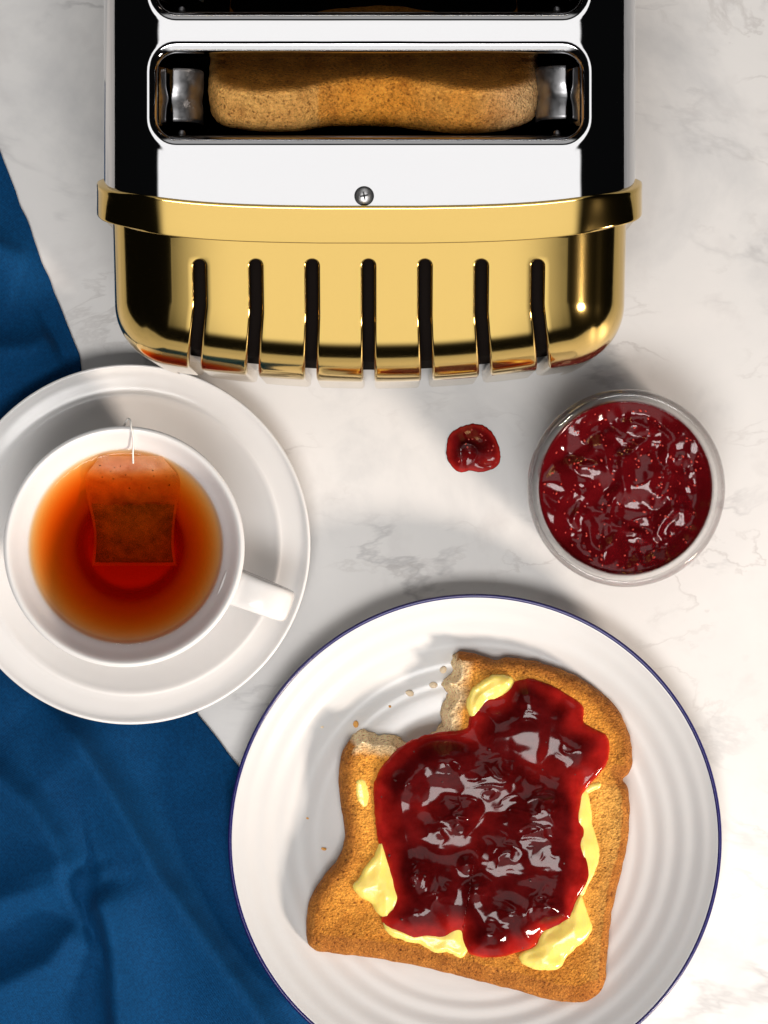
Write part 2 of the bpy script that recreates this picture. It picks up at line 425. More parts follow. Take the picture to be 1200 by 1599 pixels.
nap = mesh('blue_napkin', [Vector((p.x, p.y, p.z)) for p in vs], [f[::-1] for f in grid_faces(nu, nv)], M['cloth'])
sm = nap.modifiers.new('thickness', 'SOLIDIFY'); sm.thickness = .0009; sm.offset = -1
tag(nap, 'crumpled deep blue cloth napkin lying under the saucer and plate', 'napkin')

# ------------------------------------------------------------------ toaster
ZT = .185                                # top of the chrome
TX = (577-600)*K(ZT); HW = .0982; RS = .024
FL = HW - RS; UA = FL + RS*math.pi/2; UB = UA + ZT-RS-.012
def body(u, y, h=0.0):
    """chrome sheet bent over the body: u runs across it, h lifts off along the normal"""
    s = 1 if u >= 0 else -1; a = abs(u)
    if a <= FL: p = Vector((a, y, ZT)); n = Vector((0, 0, 1))
    elif a <= UA:
        g = (a-FL)/RS; n = Vector((math.sin(g), 0, math.cos(g))); p = Vector((FL + RS*n.x, y, ZT-RS+RS*n.z))
    else: p = Vector((HW, y, ZT-RS-(a-UA))); n = Vector((1, 0, 0))
    p = p + n*h; p.x = p.x*s + TX; n = Vector((n.x*s, 0, n.z))
    return p, n
def band_y(a):
    """how far the end runs back where the section turns down the sides (a = |u|)"""
    if a < FL*.55: t = 0
    t = max(0, min(1, (a-FL*.25)/(UA-FL*.25)))
    return .0105*t**3.2 + .0015*t
YB = (799.5-352)*K(ZT)                   # middle of the gold band
toaster = empty('toaster', (TX, .165, 0), 'polished chrome toaster with gold slotted end, one slice in its slot', 'toaster')
tl = toaster.location
SH = .0772; SV = .0153; SRC = .0068; PITCH = .0455; S1 = .1521
YBACK = S1 + PITCH + .0470
LIP = spline([(0, -.016), (0, -.010), (0, -.006), (.00005, -.0040), (.0003, -.0025), (.0008, -.0016), (.0016, -.0008), (.0026, -.00025), (.0036, -.00005), (.0044, 0)], 3)
def rrect(hx, hy, r, n):
    """rounded rectangle: list of (pos, normal, kind)"""
    out = []
    for q, (sx, sy) in enumerate(((1, 1), (-1, 1), (-1, -1), (1, -1))):
        cx, cy = sx*(hx-r), sy*(hy-r)
        for i in range(n+1):
            a = math.pi/2*(q + i/n); out.append((Vector((cx+r*math.cos(a), cy+r*math.sin(a), 0)), Vector((math.cos(a), math.sin(a), 0)), ('c', q, i/n)))
        nx_, ny_ = ((-1, 1), (-1, -1), (1, -1), (1, 1))[q]
        p0 = out[-1][0]; n0 = out[-1][1]
        p1 = Vector((nx_*(hx-r) if q in (0, 2) else p0.x, ny_*(hy-r) if q in (1, 3) else p0.y, 0))
        m = 60 if q in (0, 2) else 12
        for i in range(1, m): out.append((p0.lerp(p1, i/m), n0, ('s', q, i/m)))
    return out
CU = .0875
def frame(u, y, h, yc):
    """the slot's frame stays level where the shoulder falls away, then blends into it"""
    p, n = body(u, y, h)
    if abs(u) <= FL: return p, n
    dx, dy = abs(u)-(SH-SRC), abs(y-yc)-(SV-SRC)
    sd = math.hypot(max(dx, 0), max(dy, 0)) + min(max(dx, dy), 0) - SRC
    return Vector((TX+u, y, ZT+h)).lerp(p, sstep(.0030, .0072, sd)), n
chv, chf, chn = [], [], {}
def cell(yc, y0, y1):
    inner = rrect(SH, SV, SRC, 10); n = len(inner); rings = []
    for d in LIP: rings.append([(p.x+nn.x*d.x, yc+p.y+nn.y*d.x, d.y) for p, nn, k in inner])
    outer = []
    for p, nn, (kd_, q, t) in inner:
        sx, sy = ((1, 1), (-1, 1), (-1, -1), (1, -1))[q]
        yy = y1 if sy > 0 else y0
        if kd_ == 's':
            if q == 0: outer.append((p.x, y1))
            elif q == 1: outer.append((-CU, yc+p.y))
            elif q == 2: outer.append((p.x, y0))
            else: outer.append((CU, yc+p.y))
        else:
            a = (sx*CU, yc+sy*(SV-SRC)); b = (sx*CU, yy); c = (sx*(SH-SRC), yy)
            if q in (1, 3): a, c = c, a
            if t <= .5: s = t/.5; outer.append((a[0]+(b[0]-a[0])*s, a[1]+(b[1]-a[1])*s))
            else: s = (t-.5)/.5; outer.append((b[0]+(c[0]-b[0])*s, b[1]+(c[1]-b[1])*s))
    last = rings[-1]
    for k in (.08, .16, .25, .35, .45, .55, .65, .75, .85, .93, 1.0): rings.append([(a[0]+(o[0]-a[0])*k, a[1]+(o[1]-a[1])*k, 0) for a, o in zip(last, outer)])
    off = len(chv)
    for ri, r in enumerate(rings):
        for (u, y, h) in r:
            p, nn = frame(u, y, h, yc)
            if ri == len(rings)-1 or (ri >= len(LIP)-1 and abs(u) < FL): chn[len(chv)] = nn
            chv.append(p)
    for i in range(len(rings)-1):
        for k in range(n):
            l = (k+1) % n; chf.append((off+i*n+k, off+(i+1)*n+k, off+(i+1)*n+l, off+i*n+l))
def sheet(us, y0, y1, ny=6, swept=False, back=False):
    off = len(chv)
    for u in us:
        ya = y0 + (band_y(abs(u)) if swept else 0); yz = y1 - (band_y(abs(u)) if back else 0)
        for j in range(ny+1):
            p, nn = body(u, ya+(yz-ya)*j/ny); chn[len(chv)] = nn; chv.append(p)
    chf.extend(grid_faces(len(us), ny+1, off))
yA, yM, yZ = S1-PITCH/2, S1+PITCH/2, S1+PITCH*1.5
cell(S1, yA, yM); cell(S1+PITCH, yM, yZ)
sheet([-CU+2*CU*i/60 for i in range(61)], YB+.001, yA, 3, True); sheet([-CU+2*CU*i/60 for i in range(61)], yZ, YBACK, 3, False, True)
us = [CU+(UA-CU)*i/40 for i in range(41)] + [UA+(UB-UA)*i/6 for i in range(1, 7)]
sheet(us, YB+.001, YBACK, 8, True, True); sheet([-u for u in reversed(us)], YB+.001, YBACK, 8, True, True)
me = bpy.data.meshes.new('body'); me.from_pydata([tuple(p-tl) for p in chv], [], chf); me.update()
body_o = link('body', me, M['chrome'], toaster)
vn = [Vector(x.vector) for x in me.vertex_normals]
# faces may be wound either way: make all look outwards
bm = bmesh.new(); bm.from_mesh(me); bm.verts.ensure_lookup_table()
for fc in bm.faces:
    c = fc.verts[0].index; r = Vector((0, 0, 0)); k = 0
    for vv in fc.verts:
        if vv.index in chn: r += chn[vv.index]; k += 1
    if k and fc.normal.dot(r) < 0: fc.normal_flip()
bm.to_mesh(me); bm.free(); me.update()
nl = []
for i, x in enumerate(me.vertex_normals): nl.append(tuple(chn[i]) if i in chn else tuple(x.vector))
me.normals_split_custom_set_from_vertices(nl)

# inside: a tub painted near-black as shade, guard wires and end brackets
def part(name, vf, mat, parent=toaster, smooth=True, org=None):
    v, f = vf; o = org if org is not None else tl
    return mesh(name, [Vector(p)-o for p in v], f, mat, parent, smooth)
zi = ZT-.016
def tub(x0, x1, y0, y1, z0, z1):
    v = [Vector((x, y, z)) for x in (x0, x1) for y in (y0, y1) for z in (z0, z1)]
    return v, [(0,1,3,2), (4,6,7,5), (0,4,5,1), (2,3,7,6), (0,2,6,4)]
part('inner_tub', tub(TX-.092, TX+.092, .119, .231, .014, ZT-.014), M['shade_black'], smooth=False)
for c in (S1, S1+PITCH):
    for s in (-1, 1):
        pl = box(TX-.088, TX+.088, c+s*.0215-.0004, c+s*.0215+.0004, .03, ZT-.018)
        part('heating_panel', pl, M['mica'], smooth=False)
        for k in range(0 if (c == S1 and s > 0) else 8):
            x = TX-.070+.020*k + random.uniform(-.001, .001)
            z1_ = ZT-.026
            path = [(x, c+s*.0150, z1_), (x+.0004, c+s*.0142, z1_-.012), (x+.0012, c+s*.0125, z1_-.04), (x+.001, c+s*.012, .04)]
            part('guard_wire', tube(spline(path, 3), .0007, 6), M['wire'])
    rail = tube([(TX-.075, c-.0147, ZT-.013), (TX+.075, c-.0147, ZT-.013)], .0008, 6)
    part('guard_rail', rail, M['wire'])
    for s in (-1, 1):
        # bent end bracket: a strip that comes off the end wall and turns towards the slice
        pv = [Vector((TX+s*a, c+b, z)) for a, z in ((.0769, ZT-.0065), (.0752, ZT-.010), (.0722, ZT-.020)) for b in (-.0108, -.0092, 0, .0092, .0108)]
        part('end_plate', (pv, grid_faces(3, 5)), M['chrome'])
        prof = [(s*.0722, -.001), (s*.0695, -.0014), (s*.0660, -.0030), (s*.0630, -.007), (s*.0618, -.016)]
        prof = [(p.x, p.y) for p in spline(prof, 5)]
        vs, nrow = [], 14
        for (a, dz) in prof:
            for j in range(nrow):
                yy = -.0098 + .0196*j/(nrow-1)
                dent = .0013*math.exp(-((yy+.001)/.0028)**2)
                vs.append(Vector((TX+a+s*dent*.5, c+yy+(.0012 if s < 0 else .0022), ZT-.0135+dz-dent)))
        o = part('end_bracket', (vs, grid_faces(len(prof), nrow)), M['steel'])
        md = o.modifiers.new('thickness', 'SOLIDIFY'); md.thickness = .0007; md.offset = 0
        o = part('bracket_rivet', lathe([(0, .0012), (.0008, .0011), (.0013, .0004), (.0014, -.001)], 16), M['steel'], org=Vector((0, 0, 0)))
        o.location = Vector((TX+s*.0690, c-.0128, ZT-.016)) - tl

# gold end: band and slotted cap
def sec(u, y, h, fl, rs, zt):
    s = 1 if u >= 0 else -1; a = abs(u); ua = fl+rs*math.pi/2
    if a <= fl: p = Vector((a, y, zt)); n = Vector((0, 0, 1))
    elif a <= ua:
        g = (a-fl)/rs; n = Vector((math.sin(g), 0, math.cos(g))); p = Vector((fl+rs*n.x, y, zt-rs+rs*n.z))
    else: p = Vector((fl+rs, y, zt-rs-(a-ua))); n = Vector((1, 0, 0))
    p = p+n*h; p.x = p.x*s
    return p
BANDP = spline([(.0070, -.0020), (.0071, .0018), (.0069, .0026), (.0062, .0029), (.0052, .0026), (.0010, .0009), (-.0030, -.0007), (-.0050, -.0016), (-.0059, -.0021), (-.0064, -.0029), (-.0062, -.0060)], 3)
BANDH = [max(-.004, min(.0026, .0026 - max(0, abs(b.x)-.0052)**2*900)) if -.0061 < b.x and b.y > -.0025 else b.y for b in BANDP]
us = []
q = 0
while q < UA: us.append(q); q += .0011
us += [UA + (UB-UA)*i/8 for i in range(9)]
us = [-u for u in reversed(us[1:])] + us
def end_cap(parent_loc, with_slots=True):
    """all verts relative to the middle of the band at y = 0, the end looking to -y"""
    vs = []
    for u in us:
        sd_ = sstep(FL+RS*.25, FL+RS*1.15, abs(u))
        for b, hb in zip(BANDP, BANDH): vs.append(sec(u, b.x+band_y(abs(u)), b.y+(hb-b.y)*sd_, FL, RS, ZT))
    band = (vs, grid_faces(len(us), len(BANDP)))
    return band
yb0 = YB
band_o = part('gold_band', ([p + Vector((TX, yb0, 0)) for p in end_cap(None)[0]], end_cap(None)[1]), M['gold'])
# cap: rounded box end, sloping down towards the viewer, cut by seven slots
CW = .0952; CR = .0225; XI = CW-CR; YF = .0488; SLP = math.tan(R(24)); YC = YB-.004; ZC = ZT-.0046
def bow(x): return .0042*(x/.060)**2
def htop(y, x=0.0): return ZC - SLP*(YC-y) - .0030*min(abs(x)/XI, 1.15)**4
def front_in(x): return YF + CR + bow(x)
def fnorm(x):
    d = 2*.0042*x/.060**2; n = Vector((d, -1, 0)); n.normalize(); return n
def cap_raw(x, s):
    """front of the cap: column x, s = run from the band down to the table"""
    y0 = front_in(x); n = fnorm(x); lf = YC-y0; la = CR*math.pi/2
    if s <= lf: y = YC-s; return Vector((x, y, htop(y, x)))
    if s <= lf+la:
        a = (s-lf)/CR; q = Vector((x, y0, 0)) + n*CR*math.sin(a); return Vector((q.x, q.y, htop(q.y, q.x)-CR*(1-math.cos(a))))
    q = Vector((x, y0, 0)) + n*CR; z = htop(q.y, q.x)-CR-(s-lf-la)
    return Vector((q.x, q.y + .10*max(0, .045-z)*0.35, z))
def cap_s(x, s, dep=0.0):
    p = cap_raw(x, s)
    if dep == 0: return p
    e = 2e-4; a = cap_raw(x+e, s)-cap_raw(x-e, s); b = cap_raw(x, s+e)-cap_raw(x, s-e)
    n = a.cross(b); n.normalize()
    if n.z < 0 or (abs(n.z) < .05 and n.y > 0): n = -n
    return p - n*dep
def s_end(x):
    y0 = front_in(x); return (YC-y0) + CR*math.pi/2 + (htop(y0-CR)-CR) - .007
cv, cf = [], []
HS = .0020; SP = .0207; SLOTX = [(-3+i)*SP - .0003 for i in range(7)]
LIP2 = spline([(0, .0050), (0, .0030), (0, .0012), (.0002, .0005), (.0006, .0001), (.0010, 0)], 3)
SA, SS = .0030, .0082
def srows(x):
    e = s_end(x); y0 = front_in(x); lf = YC-y0; la = CR*math.pi/2
    return e, lf, la
for xk in SLOTX:
    nst = 56
    def sval(x, t):          # t in 0..1 from slot shoulder to bottom, dense on the bend
        e, lf, la = srows(x); a0 = SS+HS
        br = lf+la
        return a0 + (br-a0)*min(t/.72, 1) + (e-br)*max(0, (t-.72)/.28)
    inner = []
    for i in range(nst, -1, -1): inner.append(('L', i/nst))
    na = 16
    for i in range(1, na): inner.append(('A', i/na))
    for i in range(0, nst+1): inner.append(('R', i/nst))
    rings = []
    def ring(d, dep):
        r = []
        for kx, t in inner:
            if kx == 'L': x = xk-HS-d; r.append((x, sval(x, t), dep))
            elif kx == 'R': x = xk+HS+d; r.append((x, sval(x, t), dep))
            else:
                a = math.pi*t; r.append((xk-(HS+d)*math.cos(a), SS+HS-(HS+d)*math.sin(a), dep))
        return r
    for d in LIP2: rings.append(ring(d.x, d.y))
    outer = []
    for kx, t in inner:
        if kx == 'L': x = xk-SP/2; outer.append((x, sval(x, t)))
        elif kx == 'R': x = xk+SP/2; outer.append((x, sval(x, t)))
        else:
            if t < .25: outer.append((xk-SP/2, SS+HS+(SA-SS-HS)*t/.25))
            elif t <= .75: outer.append((xk-SP/2+SP*(t-.25)/.5, SA))
            else: outer.append((xk+SP/2, SA+(SS+HS-SA)*(t-.75)/.25))
    last = rings[-1]
    for k in (.2, .4, .6, .8, 1.0): rings.append([(a[0]+(o[0]-a[0])*k, a[1]+(o[1]-a[1])*k, 0) for a, o in zip(last, outer)])
    off = len(cv); n = len(inner)
    for r in rings:
        for (x, s, dep) in r: cv.append(cap_s(x, s, dep))
    for i in range(len(rings)-1):
        for k in range(n-1): cf.append((off+i*n+k, off+i*n+k+1, off+(i+1)*n+k+1, off+(i+1)*n+k))
# strip above the slots
off = len(cv); X0, X1 = SLOTX[0]-SP/2, SLOTX[-1]+SP/2; nx = 141
for i in range(nx):
    x = X0+(X1-X0)*i/(nx-1)
    for j in range(4): cv.append(cap_s(x, SA*j/3))
cf.extend([f[::-1] for f in grid_faces(nx, 4, off)])
# plain columns beside the outer slots, then the rounded corners and the sides
for sg, xa, xb in ((-1, -XI, X0), (1, X1, XI)):
    off = len(cv); nx = 4; ns = 80
    for i in range(nx):
        x = xa+(xb-xa)*i/(nx-1)
        for j in range(ns):
            e, lf, la = srows(x); t = j/(ns-1); s = lf*min(t/.2, 1) if t < .2 else (lf+la*min((t-.2)/.5, 1) if t < .7 else lf+la+(e-lf-la)*(t-.7)/.3)
            cv.append(cap_s(x, s))
    cf.extend([f[::-1] for f in grid_faces(nx, ns, off)])
    xin = sg*XI; yin = front_in(XI); n0 = fnorm(xin); a0 = math.atan2(n0.y, n0.x); a1 = 0 if sg > 0 else -math.pi
    cols = [(Vector((xin, yin, 0)), a0+(a1-a0)*i/30) for i in range(31)] + [(Vector((xin, yin+(YC+.009-yin)*i/12, 0)), a1) for i in range(1, 13)]
    off = len(cv); nr = 30
    for c, a in cols:
        n = Vector((math.cos(a), math.sin(a), 0))
        for j in range(nr+9):
            if j <= nr:
                g = math.pi/2*j/nr; q = c+n*CR*math.sin(g); cv.append(Vector((q.x, q.y, htop(q.y, q.x)-CR*(1-math.cos(g)))))
            else:
                q = c+n*CR; z0 = htop(q.y, q.x)-CR; cv.append(Vector((q.x, q.y, z0+(.007-z0)*(j-nr)/8)))
    ff = grid_faces(len(cols), nr+9, off); cf.extend([f[::-1] for f in ff] if sg > 0 else ff)
cap_o = part('gold_end_panel', ([p+Vector((TX, 0, 0)) for p in cv], cf), M['gold'])
bm = bmesh.new(); bm.from_mesh(cap_o.data); bmesh.ops.remove_doubles(bm, verts=bm.verts, dist=2e-5); bmesh.ops.recalc_face_normals(bm, faces=bm.faces)
bm.faces.ensure_lookup_table()
if max(bm.faces, key=lambda q: q.calc_center_median().z).normal.z < 0: bmesh.ops.reverse_faces(bm, faces=bm.faces)
bm.to_mesh(cap_o.data); bm.free(); cap_o.data.polygons.foreach_set('use_smooth', [True]*len(cap_o.data.polygons))
# added near-black sheet that stands in for shade behind the slots
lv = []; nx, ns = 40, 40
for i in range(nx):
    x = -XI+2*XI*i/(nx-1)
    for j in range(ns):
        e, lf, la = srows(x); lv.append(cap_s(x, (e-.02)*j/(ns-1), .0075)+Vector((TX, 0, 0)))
part('slot_shade', (lv, grid_faces(nx, ns)), M['shade_black'])
# the far end, out of the picture: the same band and a plain cap turned round
def turned(o, name):
    c = bpy.data.objects.new(name, o.data); col.objects.link(c); c.parent = toaster
    c.rotation_euler = (0, 0, math.pi); mid = (YB+YBACK)/2
    c.location = (0, 2*(mid-tl.y), 0); return c
turned(band_o, 'gold_band'); turned(cap_o, 'gold_end_panel')
part('base_plate', box(TX-.088, TX+.088, YF+.03, YBACK+.03, .003, .012), M['shade_black'], smooth=False)
for sx in (-.07, .07):
    for yy in (.085, .26):
        part('foot', ([p+Vector((TX+sx, yy, 0)) for p in lathe([(0, 0), (.008, 0), (.009, .001), (.009, .004)], 24)[0]], lathe([(0, 0), (.008, 0), (.009, .001), (.009, .004)], 24)[1]), M['shade_black'])
# screw in the chrome
sp = P(569, 306, ZT)
sw = lathe([(0, .0012), (.0012, .00115), (.0022, .0008), (.0029, .0002), (.0031, -.0002), (.0033, -.0004)], 40)
screw = mesh('screw', sw[0], sw[1], M['screw'], toaster); screw.location = sp - tl
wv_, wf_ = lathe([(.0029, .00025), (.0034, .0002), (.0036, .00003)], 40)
mesh('washer_shadow_ring', wv_, wf_, M['shade_dark'], screw).name = 'screw_shadow_ring'  # dark ring stands in for the shadow round the screw head
for a in (.2, .2+math.pi/2):
    bv, bf = box(-.0015, .0015, -.0003, .0003, .0006, .00125)
    o = mesh('cross_shade', bv, bf, M['shade_dark'], screw, False); o.rotation_euler = (0, 0, a)  # shade of the sunk cross, put in as a dark bar

# ------------------------------------------------------------------ bread
BROWN = [(.50, .22, .045), (.34, .125, .022), (.64, .34, .09), (.72, .60, .44)]
def lerp3(a, b, t): return tuple(x+(y-x)*t for x, y in zip(a, b))
def set_tone(o, cols):
    at = o.data.color_attributes.new('tone', 'FLOAT_COLOR', 'POINT')
    flat = []
    for c in cols: flat += [c[0], c[1], c[2], 1.0]
    at.data.foreach_set('color', flat)

# slice standing in the slot, leaning a little to the front
def slot_slice():
    out = [(-.0600, -.060), (-.0602, -.030), (-.0598, -.014), (-.0560, -.0045), (-.0480, .0005), (-.0380, .0020), (-.0270, .0005), (-.0150, -.0052), (-.0030, -.0070), (.0090, -.0062), (.0200, -.0022), (.0320, .0016), (.0430, .0018), (.0530, -.0020), (.0590, -.010), (.0602, -.024), (.0600, -.060)]
    pts = resample(spline(out, 8), 260, False)
    TH = .0185; vs, tones = [], []
    prof = [(-.5, .075, 1), (-.5, .04, 1), (-.5, .020, 1), (-.5, .012, 1), (-.5, .006, 1), (-.498, .0026, .9), (-.482, .0011, .5), (-.45, .0003, .2)] + [(-.4+.8*i/16, 0, 0) for i in range(17)] + [(.45, .0003, .2), (.482, .0011, .5), (.498, .0026, .9), (.5, .006, 1), (.5, .012, 1), (.5, .020, 1), (.5, .03, 1), (.5, .05, 1), (.5, .075, 1)]
    n = len(pts)
    for i, p in enumerate(pts):
        t = (pts[min(i+1, n-1)]-pts[max(i-1, 0)]).normalized(); nn = Vector((-t.y, t.x, 0))
        for w_, ins, face in prof:
            q = p - nn*min(ins, .005) - Vector((0, max(0, ins-.005), 0))
            wob = .0010*nz(q.x*1, w_*.02, 160, 4.4) + .0005*nz(q.x, q.y+w_*.02, 420, 9)
            blg = .0012*math.cos(math.pi*w_)
            q = q + nn*((wob+blg)*(1-face))
            y = w_*TH*(1+.10*math.sin(q.x*60+1)) + .0005*nz(q.x, q.y, 200, 2)*face
            vs.append(Vector((q.x, -y, q.y)))
            k = .5+.5*nz(q.x, w_*.03, 90, 5.5)
            crust = lerp3((.74, .27, .032), (.94, .46, .10), k)
            if q.x > .035: crust = lerp3(crust, (1.0, .74, .44), .6*sstep(.035, .055, q.x)*(.5+k*.5))
            if q.x < -.02: crust = lerp3(crust, (.95, .60, .22), .4)
            mid = math.exp(-((q.x-.002)/.018)**2); crust = lerp3(crust, (.95, .36, .03), .6*mid)
            fc = lerp3((.50, .18, .022), (.64, .26, .036), k)
            tones.append(lerp3(crust, fc, face))
    return vs, grid_faces(n, len(prof)), tones
v, f, tn = slot_slice()
sl = mesh('bread_slice', v, f, M['toast']); set_tone(sl, tn)
sl.rotation_euler = (R(27), 0, 0); sl.location = (P(583, 150, .17).x, .1478, .1690)
tag(sl, 'golden slice of bread standing inside the toaster slot', 'bread')

def toast_outline(z):
    pts = [(706,1019),(738,1020),(760,1027),(775,1031),(792,1027),(822,1030),(860,1040),(905,1058),(942,1084),(968,1112),(984,1150),(988,1185),(983,1207),(973,1218),(980,1230),(984,1255),(983,1295),(974,1350),(961,1400),(954,1440),(948,1500),(944,1537),(925,1560),(895,1566),(850,1560),(800,1545),(740,1531),(680,1515),(600,1499),(530,1490),(492,1484),(480,1470),(479,1440),(486,1402),(502,1374),(526,1344),(538,1318),(537,1288),(531,1250),(529,1210),(534,1178),(547,1154),(566,1143),(590,1147),(616,1151),(640,1163),(664,1153),(688,1132),(690,1105),(702,1085),(688,1071),(704,1050),(703,1032)]
    return [P(a, b, z) for a, b in pts]
TC = P(750, 1300, .018); TZ0, TTH = .0072, .0145
toast = empty('jam_toast', (TC.x, TC.y, TZ0), 'bitten slice of toast with butter and red jam on the plate', 'toast')
# where the bite is (world plane), to know crumb from crust
BITE = [Vector((P(a, b, .018).x, P(a, b, .018).y, 0)) for a, b in [(550,1146),(566,1141),(590,1147),(616,1151),(640,1163),(664,1153),(688,1132),(690,1105),(702,1085),(688,1071),(704,1050),(704,1020)]]
def bite_d(p):
    best = 9
    for a, b in zip(BITE, BITE[1:]):
        d = b-a; t = max(0, min(1, ((p.x-a.x)*d.x+(p.y-a.y)*d.y)/d.length_squared))
        best = min(best, math.hypot(p.x-a.x-t*d.x, p.y-a.y-t*d.y))
    return best
NOUT = 800
out = resample(spline(toast_outline(.016), 8, True), NOUT)
coarse = resample(out, 150)
clockwise = sum(a.x*b.y-b.x*a.y for a, b in zip(out, out[1:]+out[:1]))
def toast_top(p, de=None, grain=True):
    if de is None: de = seg_dist(p, coarse)
    z = TZ0+TTH
    z -= .0012*sstep(.006, .024, de)                     # face sinks a little inside the crust
    z += .0007*nz(p.x, p.y, 85, 1.7)
    if grain: z += .00035*nz(p.x, p.y, 260, 6.2) + .00028*nz(p.x, p.y, 700, 2.2)
    return z
from mathutils.geometry import delaunay_2d_cdt
vs, tones = [], []
rings_o = [(.0016, .0), (.0003, .10), (.0, .28), (.0, .50), (.0002, .68), (.0008, .83), (.0018, .94), (.0030, .99)]
nb = len(rings_o); c2 = Vector((TC.x, TC.y, 0))
for i, p in enumerate(out):
    a, b = out[(i-3) % NOUT], out[(i+3) % NOUT]; t = (b-a).normalized(); nn = Vector((t.y, -t.x, 0))
    if clockwise < 0: nn = -nn
    p0 = Vector((p.x, p.y, 0))
    bd = bite_d(p0); bt = 1-sstep(.0010, .0035, bd)
    low = sstep(.1, .7, -nn.y)                              # lower edge shows more of its side
    for ins, hf in rings_o:
        k = ins*(1+1.4*low)
        if bt > 0: k = k*(1-bt) + bt*(.0040*hf**1.2 + .0011*nz(p.x+hf*.003, p.y, 300, 3) + .0006*nz(p.x, p.y+hf*.005, 600, 5))
        q = p0 - nn*k
        q.x += .00045*nz(p.x, p.y+hf*.004, 260, 2.5); q.y += .00045*nz(p.x, p.y+hf*.004, 260, 7.5)
        q.z = TZ0 + hf*TTH + (.0006*nz(p.x, p.y, 150, 3) if hf > .9 else 0) + (bt*.0010*nz(p.x, p.y+hf*.006, 500, 1) if hf > .2 else 0); vs.append(q)
        k2 = .5+.5*nz(q.x, q.y+hf*.01, 120, 4)
        side = lerp3((.30, .095, .012), (.50, .20, .036), k2)
        tones.append(lerp3(side, lerp3((1.0, .74, .42), (1.1, .90, .60), k2), bt))
fs = []
for i in range(NOUT):
    j = (i+1) % NOUT
    for k in range(nb-1): fs.append((i*nb+k, j*nb+k, j*nb+k+1, i*nb+k+1))
fs.append(tuple(i*nb for i in range(NOUT)))
ring = [Vector((vs[i*nb+nb-1].x, vs[i*nb+nb-1].y)) for i in range(NOUT)]
RX = np.array([(p.x, p.y) for p in ring]); RX2 = np.roll(RX, -1, 0)
gx, gy = np.meshgrid(np.arange(RX[:, 0].min(), RX[:, 0].max(), .0008), np.arange(RX[:, 1].min(), RX[:, 1].max(), .0008))
gx = gx.ravel(); gy = gy.ravel(); rs_ = np.random.RandomState(4); gx = gx+rs_.uniform(-.0003, .0003, gx.shape); gy = gy+rs_.uniform(-.0003, .0003, gy.shape)
ins_ = np.zeros(gx.shape, bool)
for (xa, ya), (xb, yb_) in zip(RX, RX2):
    cr = ((ya > gy) != (yb_ > gy)) & (gx < (xb-xa)*(gy-ya)/((yb_-ya) if abs(yb_-ya) > 1e-12 else 1e-12)+xa); ins_ ^= cr
gp_ = list(zip(gx[ins_].tolist(), gy[ins_].tolist()))
gp_ = [p for p, d in zip(gp_, seg_dist_many(gp_, ring)) if d > .0005]
cv2, ce, cfc, ov, _, _ = delaunay_2d_cdt(ring+[Vector(p) for p in gp_], [], [list(range(NOUT))], 1, 1e-7)
de_all = seg_dist_many(cv2, coarse); idx = []
for q2, o_, de in zip(cv2, ov, de_all):
    hit = [k for k in o_ if k < NOUT]
    if hit: idx.append(hit[0]*nb+nb-1); continue
    q = Vector((q2.x, q2.y, 0)); bq = bite_d(q); q.z = toast_top(q, de) - .0006*(1-sstep(.003, .008, bq))
    k2 = .5+.5*nz(q.x, q.y, 70, 4); k3 = .5+.5*fbm(q, 300, 3, 2.0); k4 = .5+.5*nz(q.x, q.y, 28, 17)
    c = lerp3((.50, .17, .016), (.98, .47, .08), max(0, min(1, .25*k2+.75*k4+.35*(k3-.5))))
    rim = 1-sstep(.0030, .0090, de); c = lerp3(c, (.22, .062, .008), rim*max(0, min(1, .7+.6*(k3-.5))))
    c = lerp3(c, (.13, .038, .006), .85*(1-sstep(.0010, .0042, de))*sstep(.3, .7, k3))
    inside = sstep(.010, .03, de); c = lerp3(c, (.50, .21, .022), .5*inside)
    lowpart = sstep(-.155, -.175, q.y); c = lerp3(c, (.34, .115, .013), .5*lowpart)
    c = lerp3(c, (.95, .74, .44), (1-sstep(.0048, .0095, bq+.002*(k3-.5)))*(.5+.5*k2))
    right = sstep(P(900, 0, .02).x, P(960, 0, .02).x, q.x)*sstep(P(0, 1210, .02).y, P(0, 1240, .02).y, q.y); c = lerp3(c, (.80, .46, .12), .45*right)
    idx.append(len(vs)); vs.append(q); tones.append(c)
for fc in cfc: fs.append(tuple(idx[k] for k in fc))
def fixn(o):
    bm = bmesh.new(); bm.from_mesh(o.data); bmesh.ops.recalc_face_normals(bm, faces=bm.faces); bm.to_mesh(o.data); bm.free()
    o.data.polygons.foreach_set('use_smooth', [True]*len(o.data.polygons))
bread = mesh('bread', local(toast, vs), fs, M['toast'], toast); set_tone(bread, tones); fixn(bread)

